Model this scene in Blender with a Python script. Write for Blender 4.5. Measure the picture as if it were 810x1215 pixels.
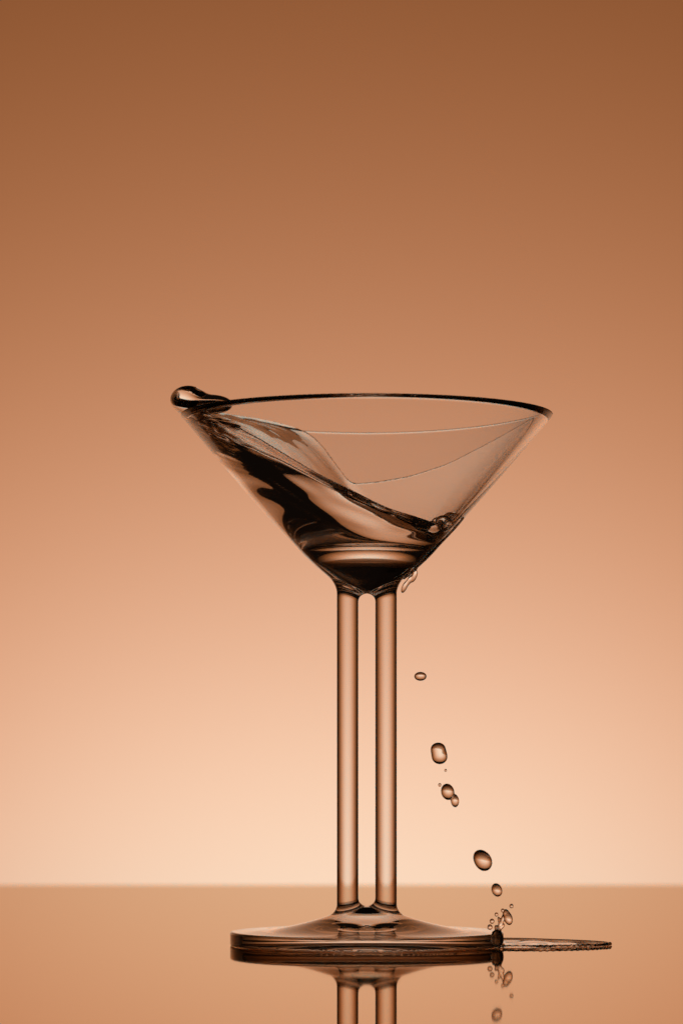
import bpy, math, random
import numpy as np

sc = bpy.context.scene
for o in list(bpy.data.objects):
    bpy.data.objects.remove(o)
C = sc.collection

# ------------------------------------------------------------------ scale
# Everything is drawn up in "units" of 0.236 mm (1 unit = 0.000236 m).
# x = right of the glass axis, y = away from the camera, z = above the table.
S = 0.000236
FOC = 3850.0                      # camera distance to the glass axis, in units
CAMZ = 211.5                      # camera height above the table, in units

# ------------------------------------------------------------------ camera
cd = bpy.data.cameras.new('camera')
cam = bpy.data.objects.new('camera', cd)
C.objects.link(cam)
cam.location = (-30 * S, -FOC * S, CAMZ * S)
cam.rotation_euler = (math.radians(90), 0, 0)
cd.sensor_fit = 'AUTO'
cd.sensor_width = 36.0
cd.lens = FOC / 1215.0 * 36.0     # about 114 mm, a short tele macro lens
cd.shift_y = (910 - 607.5) / 1215.0
cd.clip_start = 0.02
cd.clip_end = 50
cd.dof.use_dof = True
cd.dof.focus_distance = FOC * S - 0.006
cd.dof.aperture_fstop = 18
sc.camera = cam

# ------------------------------------------------------------------ world
w = bpy.data.worlds.new('World')
sc.world = w
w.use_nodes = True
bg = w.node_tree.nodes['Background']
bg.inputs[0].default_value = (0.5, 0.30, 0.2, 1)
bg.inputs[1].default_value = 0.010      # a dark studio

# ------------------------------------------------------------------ lamps
WALL_Y = 0.90
def area(name, loc, tilt, sx, sy, col, power):
    ld = bpy.data.lights.new(name, 'AREA')
    ld.shape = 'RECTANGLE'; ld.size = sx; ld.size_y = sy
    ld.color = col; ld.energy = power
    lo = bpy.data.objects.new(name, ld)
    C.objects.link(lo)
    lo.location = loc
    lo.rotation_euler = (math.radians(90 + tilt), 0, 0)   # faces the backdrop (+y), tilted up
    return lo
def gel(r, g, b):
    m = max(r, g, b); return (r / m, g / m, b / m), m * math.pi**2 / 0.8
_c, _p = gel(0.0250, 0.0585, 0.0575)
area('low_pale_strip_lamp', (0.0, WALL_Y - 0.30, -0.07), 0, 0.45, 0.1, _c, _p * 1.13)
_c, _p = gel(0.358, 0.0870, 0.0018)
area('broad_orange_lamp', (0.0, WALL_Y - 0.40, -0.15), 70, 0.9, 0.1, _c, _p)

sc.view_settings.view_transform = 'Standard'
sc.view_settings.look = 'None'
sc.view_settings.exposure = 0
sc.view_settings.gamma = 1
sc.render.engine = 'CYCLES'
cy = sc.cycles
cy.max_bounces = 40; cy.transmission_bounces = 40; cy.glossy_bounces = 24
cy.diffuse_bounces = 2; cy.transparent_max_bounces = 16
cy.caustics_reflective = False; cy.caustics_refractive = False
cy.blur_glossy = 0
cy.sample_clamp_indirect = 8
cy.use_denoising = True
try: cy.denoiser = 'OPENIMAGEDENOISE'
except Exception: pass

# ------------------------------------------------------------------ materials
def mat(name):
    m = bpy.data.materials.new(name); m.use_nodes = True
    nt = m.node_tree; nt.nodes.clear()
    out = nt.nodes.new('ShaderNodeOutputMaterial')
    return m, nt, out

def glass_mat(name, ior, col, absorb=None, dens=0, rough=0.0):
    m, nt, out = mat(name)
    g = nt.nodes.new('ShaderNodeBsdfGlass')
    g.inputs['Color'].default_value = (*col, 1); g.inputs['IOR'].default_value = ior
    g.inputs['Roughness'].default_value = rough
    nt.links.new(g.outputs[0], out.inputs['Surface'])
    if absorb:
        v = nt.nodes.new('ShaderNodeVolumeAbsorption')
        v.inputs['Color'].default_value = (*absorb, 1); v.inputs['Density'].default_value = dens
        nt.links.new(v.outputs[0], out.inputs['Volume'])
    return m
M_GLASS = glass_mat('clear_glass', 1.50, (0.985, 0.975, 0.97))
M_LIQ = glass_mat('clear_liquid', 1.34, (0.99, 0.985, 0.98))

m, nt, out = mat('backdrop_paper')
b = nt.nodes.new('ShaderNodeBsdfDiffuse')
tc = nt.nodes.new('ShaderNodeTexCoord'); nz = nt.nodes.new('ShaderNodeTexNoise')
nz.inputs['Scale'].default_value = 900; nz.inputs['Detail'].default_value = 3
rp = nt.nodes.new('ShaderNodeMapRange')
rp.inputs['To Min'].default_value = 0.74; rp.inputs['To Max'].default_value = 0.86
nt.links.new(tc.outputs['Object'], nz.inputs['Vector'])
nt.links.new(nz.outputs['Fac'], rp.inputs['Value'])
nt.links.new(rp.outputs[0], b.inputs['Color'])
nt.links.new(b.outputs[0], out.inputs['Surface'])
M_WALL = m

m, nt, out = mat('black_acrylic')
b = nt.nodes.new('ShaderNodeBsdfGlossy')
b.distribution = 'GGX'
# polished black acrylic: mirror-like at a glancing view, dark when looked into steeply
fr = nt.nodes.new('ShaderNodeFresnel'); fr.inputs['IOR'].default_value = 1.5
fm = nt.nodes.new('ShaderNodeMapRange')
fm.inputs['From Max'].default_value = 0.62; fm.inputs['To Min'].default_value = 0.02
mx = nt.nodes.new('ShaderNodeMixRGB'); mx.blend_type = 'MULTIPLY'; mx.inputs[0].default_value = 1
mx.inputs[1].default_value = (0.745, 0.60, 0.465, 1)
nt.links.new(fr.outputs[0], fm.inputs['Value']); nt.links.new(fm.outputs[0], mx.inputs[2])
nt.links.new(mx.outputs[0], b.inputs['Color'])
tc = nt.nodes.new('ShaderNodeTexCoord'); nz = nt.nodes.new('ShaderNodeTexNoise')
nz.inputs['Scale'].default_value = 14; nz.inputs['Detail'].default_value = 5
rp = nt.nodes.new('ShaderNodeMapRange')
rp.inputs['To Min'].default_value = 0.02; rp.inputs['To Max'].default_value = 0.045
nt.links.new(tc.outputs['Object'], nz.inputs['Vector'])
nt.links.new(nz.outputs['Fac'], rp.inputs['Value'])
nt.links.new(rp.outputs[0], b.inputs['Roughness'])
nt.links.new(b.outputs[0], out.inputs['Surface'])
M_TABLE = m

# ------------------------------------------------------------------ mesh helpers
def box(name, lo, hi, material, bevel=0):
    x0, y0, z0 = lo; x1, y1, z1 = hi
    v = [(x0,y0,z0),(x1,y0,z0),(x1,y1,z0),(x0,y1,z0),(x0,y0,z1),(x1,y0,z1),(x1,y1,z1),(x0,y1,z1)]
    f = [(0,3,2,1),(4,5,6,7),(0,1,5,4),(1,2,6,5),(2,3,7,6),(3,0,4,7)]
    me = bpy.data.meshes.new(name); me.from_pydata(v, [], f); me.update()
    me.materials.append(material)
    o = bpy.data.objects.new(name, me); C.objects.link(o)
    if bevel:
        bm = o.modifiers.new('bevel', 'BEVEL'); bm.width = bevel; bm.segments = 4
    return o

def smax(a, b, k):
    """rounded intersection, circular fillet of radius k"""
    return np.minimum(-k, np.maximum(a, b)) + np.sqrt(np.maximum(a + k, 0)**2 + np.maximum(b + k, 0)**2)
def smin(a, b, k):
    """rounded union, circular fillet of radius k"""
    return np.maximum(k, np.minimum(a, b)) - np.sqrt(np.maximum(k - a, 0)**2 + np.maximum(k - b, 0)**2)
def pmin(a, b, k):
    """soft polynomial union"""
    h = np.clip(0.5 + 0.5 * (b - a) / k, 0, 1)
    return b + (a - b) * h - k * h * (1 - h)

def grad(f, p, e=0.04):
    g = np.empty_like(p)
    for i in range(3):
        d = np.zeros(3); d[i] = e
        q = p + d; r = p - d
        g[:, i] = (f(q[:,0], q[:,1], q[:,2]) - f(r[:,0], r[:,1], r[:,2])) / (2 * e)
    return g

def surface_nets(f, lo, hi, h, project=4):
    """mesh the zero surface of f; vertices are pulled onto it and normals are taken from its gradient"""
    n = [int(math.ceil((hi[i] - lo[i]) / h)) + 1 for i in range(3)]
    ax = [lo[i] + h * np.arange(n[i]) for i in range(3)]
    F = np.empty(n, np.float32)
    Bk = 14                                    # blocks far from the surface are filled with their sign only
    st = [np.arange(0, n[i], Bk) for i in range(3)]
    ctr = [np.array([a[k:k+Bk].mean() for k in s_]) for a, s_ in zip(ax, st)]
    X, Y, Z = np.meshgrid(*ctr, indexing='ij')
    FB = f(X, Y, Z); reach = Bk * h * 0.87 * 1.7
    for i, i0 in enumerate(st[0]):
        for j, j0 in enumerate(st[1]):
            for k, k0 in enumerate(st[2]):
                sl = (slice(i0, i0+Bk), slice(j0, j0+Bk), slice(k0, k0+Bk))
                if abs(FB[i, j, k]) > reach:
                    F[sl] = FB[i, j, k]
                else:
                    X, Y, Z = np.meshgrid(ax[0][sl[0]], ax[1][sl[1]], ax[2][sl[2]], indexing='ij')
                    F[sl] = f(X, Y, Z)
    I = F < 0
    cnt = np.zeros([k - 1 for k in n], np.int8)
    for dx in (0, 1):
        for dy in (0, 1):
            for dz in (0, 1):
                cnt += I[dx:n[0]-1+dx, dy:n[1]-1+dy, dz:n[2]-1+dz]
    ci = np.argwhere((cnt > 0) & (cnt < 8))
    idx = np.full(cnt.shape, -1, np.int32)
    idx[ci[:,0], ci[:,1], ci[:,2]] = np.arange(len(ci))
    acc = np.zeros((len(ci), 3)); num = np.zeros(len(ci))
    cs = [(a, b, c) for a in (0,1) for b in (0,1) for c in (0,1)]
    for a in cs:
        for i in range(3):
            if a[i]: continue
            b = list(a); b[i] = 1
            fa = F[ci[:,0]+a[0], ci[:,1]+a[1], ci[:,2]+a[2]].astype(float)
            fb = F[ci[:,0]+b[0], ci[:,1]+b[1], ci[:,2]+b[2]].astype(float)
            c = (fa < 0) != (fb < 0)
            t = np.where(c, fa / np.where(fa == fb, 1, fa - fb), 0)
            p = np.tile(np.array(a, float), (len(ci), 1)); p[:, i] += t
            acc[c] += p[c]; num[c] += 1
    V = np.array(lo) + h * (ci + acc / num[:, None])
    faces = []
    for i in range(3):
        j, k = (i + 1) % 3, (i + 2) % 3
        sl0 = [slice(None)] * 3; sl1 = [slice(None)] * 3
        sl0[i] = slice(0, n[i]-1); sl1[i] = slice(1, n[i])
        A, B = I[tuple(sl0)], I[tuple(sl1)]
        e = np.argwhere(A != B)
        e = e[(e[:, j] > 0) & (e[:, k] > 0) & (e[:, j] < n[j]-1) & (e[:, k] < n[k]-1)]
        q = []
        for dj, dk in ((-1,-1), (0,-1), (0,0), (-1,0)):
            c = e.copy(); c[:, j] += dj; c[:, k] += dk
            q.append(idx[c[:,0], c[:,1], c[:,2]])
        q = np.stack(q, 1)
        flip = ~A[e[:,0], e[:,1], e[:,2]]
        q[flip] = q[flip][:, ::-1]
        faces.append(q)
    Q = np.concatenate(faces)
    for _ in range(project):
        d = f(V[:,0], V[:,1], V[:,2]); g = grad(f, V)
        st = (d / np.maximum((g**2).sum(1), 0.15))[:, None] * g
        L = np.linalg.norm(st, axis=1, keepdims=True)
        V = V - st * np.minimum(1, 0.7 * h / np.maximum(L, 1e-9))
    g = grad(f, V)
    N = g / np.maximum(np.linalg.norm(g, axis=1, keepdims=True), 1e-9)
    return V, Q, N

def net_object(name, V, Q, N, material, origin=(0, 0, 0), parent=None):
    used = np.unique(Q); remap = np.full(len(V), -1); remap[used] = np.arange(len(used))
    v = (V[used] - np.array(origin)) * S; q = remap[Q]; nn = N[used]
    me = bpy.data.meshes.new(name)
    me.vertices.add(len(v)); me.vertices.foreach_set('co', v.astype(np.float32).ravel())
    me.loops.add(q.size); me.loops.foreach_set('vertex_index', q.astype(np.int32).ravel())
    me.polygons.add(len(q))
    me.polygons.foreach_set('loop_start', np.arange(0, q.size, 4, dtype=np.int32))
    me.polygons.foreach_set('loop_total', np.full(len(q), 4, np.int32))
    me.update(calc_edges=True)
    me.polygons.foreach_set('use_smooth', np.ones(len(q), bool))
    me.normals_split_custom_set_from_vertices(nn.astype(np.float32))
    me.materials.append(material)
    o = bpy.data.objects.new(name, me); C.objects.link(o)
    if parent: o.parent = parent
    o.location = np.array(origin) * S
    return o

def tag(o, label=None, cat=None, group=None, kind=None):
    if label: o['label'] = label
    if cat: o['category'] = cat
    if group: o['group'] = group
    if kind: o['kind'] = kind
    return o

# ------------------------------------------------------------------ setting
EDGE_Y = 1966 * S
t = box('table_top', (-0.75, -0.78, -0.02), (0.75, EDGE_Y, 0.0), M_TABLE, 0.0015)
tag(t, kind='structure')
bd = box('backdrop', (-1.2, WALL_Y, -0.5), (1.2, WALL_Y + 0.01, 0.49), M_WALL)
tag(bd, kind='structure')

# ------------------------------------------------------------------ the glass
CO, MO, ZO = 55.0, 0.815, 417.0         # outside of the bowl: a cone with a rounded tip
RIM = 630.0
RI, MI = 210.8, 0.866                    # inside: a straight cone that ends on a faintly domed floor
ZI, QI, KI = 484.0, -450.0, 3.0
def f_out(r): return ZO + (np.sqrt(r * r + CO * CO) - CO) / MO
def f_in(r): return KI * np.logaddexp((RIM - (RI - r) / MI) / KI, (ZI + r * r / QI) / KI)
def g_out(r): return np.sqrt(1 + (r / np.sqrt(r * r + CO * CO) / MO)**2)
def g_in(r):
    a = 1 / (1 + np.exp(np.clip(((ZI + r * r / QI) - (RIM - (RI - r) / MI)) / KI, -60, 60)))
    return np.sqrt(1 + (a / MI + (1 - a) * 2 * r / QI)**2)
def r_out(z): return math.sqrt(max(0, ((z - ZO) * MO + CO)**2 - CO * CO))

def d_bowl(x, y, z):
    r = np.sqrt(x * x + y * y)
    a = (f_out(r) - z) / g_out(r)
    b = (z - f_in(r)) / g_in(r)
    d = smax(smax(a, z - RIM, 3.2), b, 3.2)
    return d
SX, SR = 22.75, 12.75
def d_foot(x, y, z):
    r = np.sqrt(x * x + y * y + 1e-9)
    u = np.clip(1 - np.sqrt(r * r + 24 * 24) / 165.0, 0, 1)
    top = 16.5 + 44.0 * u**2.3
    a = (z - top) / np.sqrt(1 + (0.62 * u**1.3)**2)
    side = r - 162.0
    bot = 0.6 + 5.5 * np.clip(1 - (r / 122.0)**2, 0, 1)**1.0
    d = smax(a, side, 2.4)
    return smax(d, bot - z, 1.4)
def d_stems(x, y, z):
    d = np.sqrt((np.abs(x) - SX)**2 + y * y) - SR
    return np.maximum(d, np.maximum(z - 438.0, 24.0 - z))
def d_glass(x, y, z):
    st = d_stems(x, y, z)
    d = smin(st, d_bowl(x, y, z), 10.5)
    # keep the inside of the bowl clean
    return smin(d, d_foot(x, y, z), 9.5)

# the bowl's hollow is cut last so that no stem pokes into it
def d_all(x, y, z):
    r = np.sqrt(x * x + y * y)
    hollow_ = (z - f_in(r)) / g_in(r)
    return np.maximum(d_glass(x, y, z), np.where((r < 60) & (z > ZI - 16), hollow_, -1e3))

V, Q, N = surface_nets(d_all, (-227, -227, -3.3), (227, 227, 635), 2.0)
zc = V[Q].mean(1)
glass = bpy.data.objects.new('martini_glass', None); C.objects.link(glass)
tag(glass, 'clear martini glass with two parallel stems standing on the mirrored table', 'martini glass')
hi_f = zc[:, 2] > 409; lo_f = zc[:, 2] < 60
mid = ~hi_f & ~lo_f
bowl = net_object('bowl', V, Q[hi_f], N, M_GLASS, parent=glass)
foot = net_object('foot', V, Q[lo_f], N, M_GLASS, parent=glass)
for sgn in (-1, 1):
    net_object('stem', V, Q[mid & (zc[:, 0] * sgn > 0)], N, M_GLASS, parent=glass)

# ------------------------------------------------------------------ the liquid in the bowl
rng = np.random.RandomState(11)
SURF = np.array([(-260, 640), (-225, 640), (-190, 638), (-160, 629), (-135, 618), (-110, 604), (-85, 588), (-60, 571), (-40, 557),
                 (-15, 542), (5, 532), (30, 522), (55, 516), (85, 510), (120, 507), (180, 504), (260, 504)], float)
# smooth (Catmull-Rom like) interpolation through a dense, blurred table
_tx = np.arange(-260, 261, 1.0)
_tz = np.interp(_tx, SURF[:, 0], SURF[:, 1])
for _ in range(3):
    _k = np.hanning(31); _k /= _k.sum()
    _p = np.pad(_tz, 15, mode='edge'); _tz = np.convolve(_p, _k, 'valid')
def hermite(x):
    x = np.clip(x, -258, 258)
    i = np.floor(x + 260).astype(int); t = x + 260 - i
    p0, p1, p2, p3 = _tz[i-1], _tz[i], _tz[i+1], _tz[np.minimum(i+2, 520)]
    return p1 + 0.5 * t * (p2 - p0 + t * (2*p0 - 5*p1 + 4*p2 - p3 + t * (3*(p1 - p2) + p3 - p0)))
WAVES = []
for lam, amp, nwav, band in ((120, 0.4, 3, 0), (60, 0.5, 4, 0), (30, 1.2, 6, 1), (16, 0.25, 6, 1)):
    for _ in range(nwav):
        a = rng.uniform(0, math.pi); ph = rng.uniform(0, 6.28)
        WAVES.append((2*math.pi/lam*math.cos(a), 2*math.pi/lam*math.sin(a), ph, amp * rng.uniform(0.6, 1.2), band))
XA, YA, YB, SA, SB, DA, DB = 40.0, 0.0, 66.0, -0.005, 0.042, 0.29, 0.04
def surf(x, y):
    # nearly level along the near wall, then climbing steeply towards the far one
    q = np.tanh((x + XA) / 45.0)               # -1 under the crest, +1 towards the right
    yh = YA + YB * q
    z = hermite(x) + (SA - SB * q) * y + (DA + DB * q) * 18.0 * np.logaddexp(0.0, (y - yh) / 18.0) - 22.3
    fine = 1 / (1 + np.exp((x + 150) / 14.0)) + 1.0 * np.exp(-((x - 100) / 20.0)**2)
    env = (0.4 + 0.6 / (1 + np.exp((x + 60) / 30.0)), fine)
    wv = 0
    for kx, ky, ph, am, bd_ in WAVES:
        wv = wv + env[bd_] * am * np.sin(kx * x + ky * y + ph)
    return z + wv
OV = 2.5                                # the liquid reaches this far into the wall, so no air gap shows
FILM = np.array([(-180, 440), (-40, 440), (-20, 480), (0, 600), (13, 629), (26, 616), (40, 600), (53, 584), (70, 572), (86, 566), (105, 562), (130, 556), (180, 440)], float)
_fa = np.arange(-180, 181, 1.0); _fz = np.interp(_fa, FILM[:, 0], FILM[:, 1])
_k = np.hanning(13); _k /= _k.sum(); _fz = np.convolve(np.pad(_fz, 6, mode='edge'), _k, 'valid')
def d_liq(x, y, z):
    r = np.sqrt(x * x + y * y)
    wall = (f_in(r) - z) / g_in(r) - OV
    inn = -(wall + OV)
    zs = surf(x, y)
    zs = pmin(zs, 636.0, 40.0)
    zs = zs + 6.0 * np.exp(-np.maximum(inn, 0) / 6.0)
    top = (z - zs) * 0.85
    # film still draining down the right and back of the bowl
    ang = np.degrees(np.arctan2(y, x))
    zb = np.interp(ang, _fa, _fz)
    t = np.clip(0.105 * (zb - z), -1, 40); t = 8.0 * np.tanh(t / 8.0) * np.clip((ang - 4.0) / 30.0, 0.05, 1)
    film = smax(inn - t, (z - zb) * 0.75, 1.25)
    d = smax(wall, pmin(top, film, 8.0), 1.25)
    # rolled crest heaving over the left of the rim
    e1 = (np.sqrt(((x + 211) / 21.5)**2 + ((y + 4) / 40.0)**2 + ((z - 646.5) / 16.5)**2) - 1) * 16.5
    e2 = (np.sqrt(((x + 184) / 26.0)**2 + ((y + 14) / 38.0)**2 + ((z - 640.0) / 11.0)**2) - 1) * 11.0
    # knot of tumbling liquid where the surface meets the right wall
    for cx, cy_, cz, cr in ((88, -28, 503, 9), (103, -14, 506, 8), (74, -48, 496, 8), (99, 18, 509, 9), (84, 6, 505, 7), (93, -44, 499, 6)):
        d = pmin(d, smax(np.sqrt((x - cx)**2 + (y - cy_)**2 + ((z - cz) * 1.15)**2) - cr, wall, 1.0), 4.0)
    return pmin(d, pmin(e1, e2, 10.0), 8.0)
V, Q, N = surface_nets(d_liq, (-240, -222, 430), (226, 222, 672), 1.5)
liq = net_object('sloshing_liquid', V, Q, N, M_LIQ)
tag(liq, 'clear liquid sloshing steeply up to the left rim inside the martini glass', 'liquid')

# liquid that ran down the outside of the bowl, right of the stems
def wall_pt(z, phi, off):
    r = r_out(z) + off
    return np.array([r * math.cos(phi), r * math.sin(phi), z])
chain = []
for i in range(30):
    tt = i / 29.0
    z = 506 - tt * 69
    chain.append((wall_pt(z, -0.12 + 0.04 * math.sin(tt * 7), -1.6), 2.2 + 1.5 * tt + 0.6 * math.sin(tt * 11 + 1) * (0.2 + tt)))
def d_riv(x, y, z):
    d = 1e3
    for p, r in chain:
        d = np.minimum(d, 1e3) if isinstance(d, float) else d
        e = np.sqrt((x - p[0])**2 + ((y - p[1]) / 3.0)**2 + (z - p[2])**2) - r
        d = e if isinstance(d, float) else pmin(d, e, 3.0)
    for px, pz, rx, rz in ((56.0, 437, 3.2, 7.0), (44.5, 424.5, 3.3, 7.0), (50, 432, 2.6, 5)):
        dx = x - px - 0.35 * (z - pz)
        e = (np.sqrt((dx / rx)**2 + ((y + 8) / rx)**2 + ((z - pz) / rz)**2) - 1) * rx
        d = pmin(d, e, 2.5)
    return d
V, Q, N = surface_nets(d_riv, (34, -50, 408), (130, 30, 512), 1.0)
riv = net_object('liquid_rivulet', V, Q, N, M_LIQ)
tag(riv, 'thin rivulet with two hanging beads down the right outside of the bowl', 'rivulet')

# ------------------------------------------------------------------ falling drops
def PX(px, py, y=0.0):
    k = 1 + y / FOC
    return (px - 405.0) * k - 30.0, CAMZ + (910.0 - py) * k
def ell(x, y, z, c, rx, ry, rz, tilt=0.0):
    dx = x - c[0]; dz = z - c[2]; dy = y - c[1]
    ca, sa = math.cos(tilt), math.sin(tilt)
    u = dx * ca + dz * sa; v = -dx * sa + dz * ca
    k = np.sqrt((u / rx)**2 + (dy / ry)**2 + (v / rz)**2)
    return (k - 1) * min(rx, ry, rz)
def drop(name, lobes, label, k=3.0, h=0.7, cat='droplet', group='drops falling from the bowl to the table', y0=-6):
    L = []
    for px, py, rx, rz, tilt in lobes:
        x, z = PX(px, py, y0); L.append(((x, y0, z), rx, (rx + rz) / 2, rz, tilt))
    def f(x, y, z):
        d = None
        for c, rx, ry, rz, t in L:
            e = ell(x, y, z, c, rx, ry, rz, t)
            d = e if d is None else pmin(d, e, k)
        return d
    R = max(max(l[1], l[3]) for l in L) + 2
    lo = [min(l[0][i] for l in L) - R for i in range(3)]; hi = [max(l[0][i] for l in L) + R for i in range(3)]
    hh = min(h, min(min(l[1], l[3]) for l in L) / 3.0)
    V, Q, N = surface_nets(f, lo, hi, hh)
    o = net_object(name, V, Q, N, M_LIQ, origin=L[0][0])
    return tag(o, label, cat, group)
drop('droplet', [(498.5, 802.5, 7.2, 5.2, 0)], 'topmost falling drop, a small flattened oval right of the stems', y0=-60)
drop('droplet', [(519.4, 888.6, 8.6, 7.4, 0.1), (521.2, 897.6, 9.2, 8.9, -0.1)], 'large upright falling drop with a dark cap, second from top', 5.0, y0=-85)
drop('droplet', [(528.3, 914, 1.5, 1.7, 0)], 'tiny speck of liquid just below the large dark-capped drop', y0=-90)
drop('droplet', [(521.4, 931.3, 1.9, 2.1, 0)], 'tiny speck of liquid just above the double drop', y0=-95)
drop('droplet', [(530.8, 939.5, 7.6, 9.6, 0.25), (539.3, 950, 4.8, 7.6, 0.1)], 'double drop of two joined lobes, halfway down the falling trail', 1.5, y0=-105)
drop('droplet', [(570.8, 1018.6, 8.8, 10.6, 0.6), (574.0, 1023.4, 8.6, 9.6, 0.3)], 'biggest rounded falling drop just above the table horizon', 6.0, y0=-130)
drop('droplet', [(589, 1056, 6.0, 7.9, 0.35)], 'lowest oval falling drop, just above the splash', y0=-150)

# splash where the drops strike the foot's right edge
def d_splash(x, y, z):
    d = None
    for px, py, rx, rz, t in ((590.5, 1113, 6.5, 10, 0.1), (591, 1104, 3.0, 5, -0.3), (593.5, 1096, 2.6, 5.5, -0.4), (596.5, 1089, 2.3, 5, -0.4),
                              (599.5, 1083, 3.6, 4.2, 0), (595.5, 1099, 2.2, 3.6, -0.6), (592, 1092, 1.8, 4.5, 0.3), (602.5, 1089.5, 5.0, 8.2, 0.25), (586, 1108, 3.0, 3.5, 0.2), (588.5, 1101, 2.2, 3.4, 0.3)):
        cx, cz = PX(px, py, -60)
        e = ell(x, y, z, (cx, -60, cz), rx, rx * 1.1, rz, t)
        d = e if d is None else pmin(d, e, 1.8)
    return np.maximum(d, 0.5 - z)
V, Q, N = surface_nets(d_splash, (136, -76, -1.2), (176, -44, 50), 0.6)
o = net_object('splash_jet', V, Q, N, M_LIQ, origin=(153, -60, 0))
tag(o, 'little upright splash of liquid at the right edge of the foot', 'splash')
for px, py, r, yy, lab in ((606.3, 1075, 2.4, -120, 'highest speck flung up and right of the splash'),
                       (588.5, 1085, 2.2, -60, 'small bead flung up left of the splash tip'),
                       (583.3, 1093, 2.8, -60, 'round bead flung left of the splash'),
                       (596, 1080.3, 2.2, -62, 'tiny bead touching the top of the splash'),
                       (580.8, 1100, 3.0, -58, 'lowest bead left of the splash, just over the foot')):
    drop('splash_bead', [(px, py, r, r * 1.1, 0)], lab, group='beads flung up by the splash', y0=yy)

# ------------------------------------------------------------------ puddle on the table
OUT = [(150, -62), (185, -66), (215, -62), (245, -50), (270, -34), (286, -14), (289, 4), (281, 24), (262, 48), (238, 66), (214, 84), (190, 98), (165, 104), (145, 92), (138, 30), (138, -30)]
PO = np.array(OUT, float)
# round the outline
for _ in range(3):
    PO = np.concatenate([[0.75*PO[i] + 0.25*PO[(i+1) % len(PO)], 0.25*PO[i] + 0.75*PO[(i+1) % len(PO)]] for i in range(len(PO))])
def d_poly(x, y):
    d = np.full(x.shape, 1e9); s = np.ones(x.shape)
    n = len(PO)
    for i in range(n):
        a, b = PO[i], PO[i-1]
        ex, ey = b[0]-a[0], b[1]-a[1]; wx, wy = x-a[0], y-a[1]
        t = np.clip((wx*ex + wy*ey) / (ex*ex + ey*ey), 0, 1)
        d = np.minimum(d, (wx-ex*t)**2 + (wy-ey*t)**2)
        c1 = y >= a[1]; c2 = y < b[1]; c3 = ex*wy > ey*wx
        s = np.where((c1 & c2 & c3) | (~c1 & ~c2 & ~c3), -s, s)
    return s * np.sqrt(d)
BEADS = []
acc = 0; rr = random.Random(3)
per = [np.linalg.norm(PO[i] - PO[i-1]) for i in range(len(PO))]
nxt = 0
for i in range(len(PO)):
    acc += per[i]
    if acc >= nxt and PO[i][0] > 150:
        near = PO[i][1] < 0
        if near: BEADS.append((PO[i][0], PO[i][1], rr.uniform(1.8, 2.4) if near else rr.uniform(1.3, 1.9)))
        nxt = acc + rr.uniform(3.8, 6.0)
_gx = np.arange(130, 300, 1.0); _gy = np.arange(-76, 116, 1.0)
_GX, _GY = np.meshgrid(_gx, _gy, indexing='ij')
_DP = d_poly(_GX, _GY)
def poly_lookup(x, y):
    u = np.clip(x - 130, 0, len(_gx) - 2.001); v = np.clip(y + 76, 0, len(_gy) - 2.001)
    i = u.astype(int); j = v.astype(int); fu = u - i; fv = v - j
    return (_DP[i, j]*(1-fu)*(1-fv) + _DP[i+1, j]*fu*(1-fv) + _DP[i, j+1]*(1-fu)*fv + _DP[i+1, j+1]*fu*fv)
def d_puddle(x, y, z):
    e = poly_lookup(x, y)
    hgt = 1.5 + 0.35 * np.sin(x * 0.11 + 1) * np.sin(y * 0.09) + 1.0 * np.exp(-((x - 196) / 14)**2 - ((y - 40) / 30)**2)
    d = smax(e, z - hgt, 1.2)
    rim = np.sqrt(e * e + (z - 1.7)**2) - 1.9
    d = pmin(d, rim, 1.5)
    for bx, by, br in BEADS:
        d = pmin(d, np.sqrt((x - bx)**2 + (y - by)**2 + (z - br * 0.75)**2) - br, 1.5)
    return np.maximum(np.maximum(d, 0.35 - z), 163.2 - np.sqrt(x * x + y * y))
V, Q, N = surface_nets(d_puddle, (140, -74, -0.9), (297, 112, 7), 0.9)
o = net_object('puddle', V, Q, N, M_LIQ, origin=(220, 0, 0))
tag(o, 'thin puddle with a beaded edge spreading right of the foot', 'puddle')
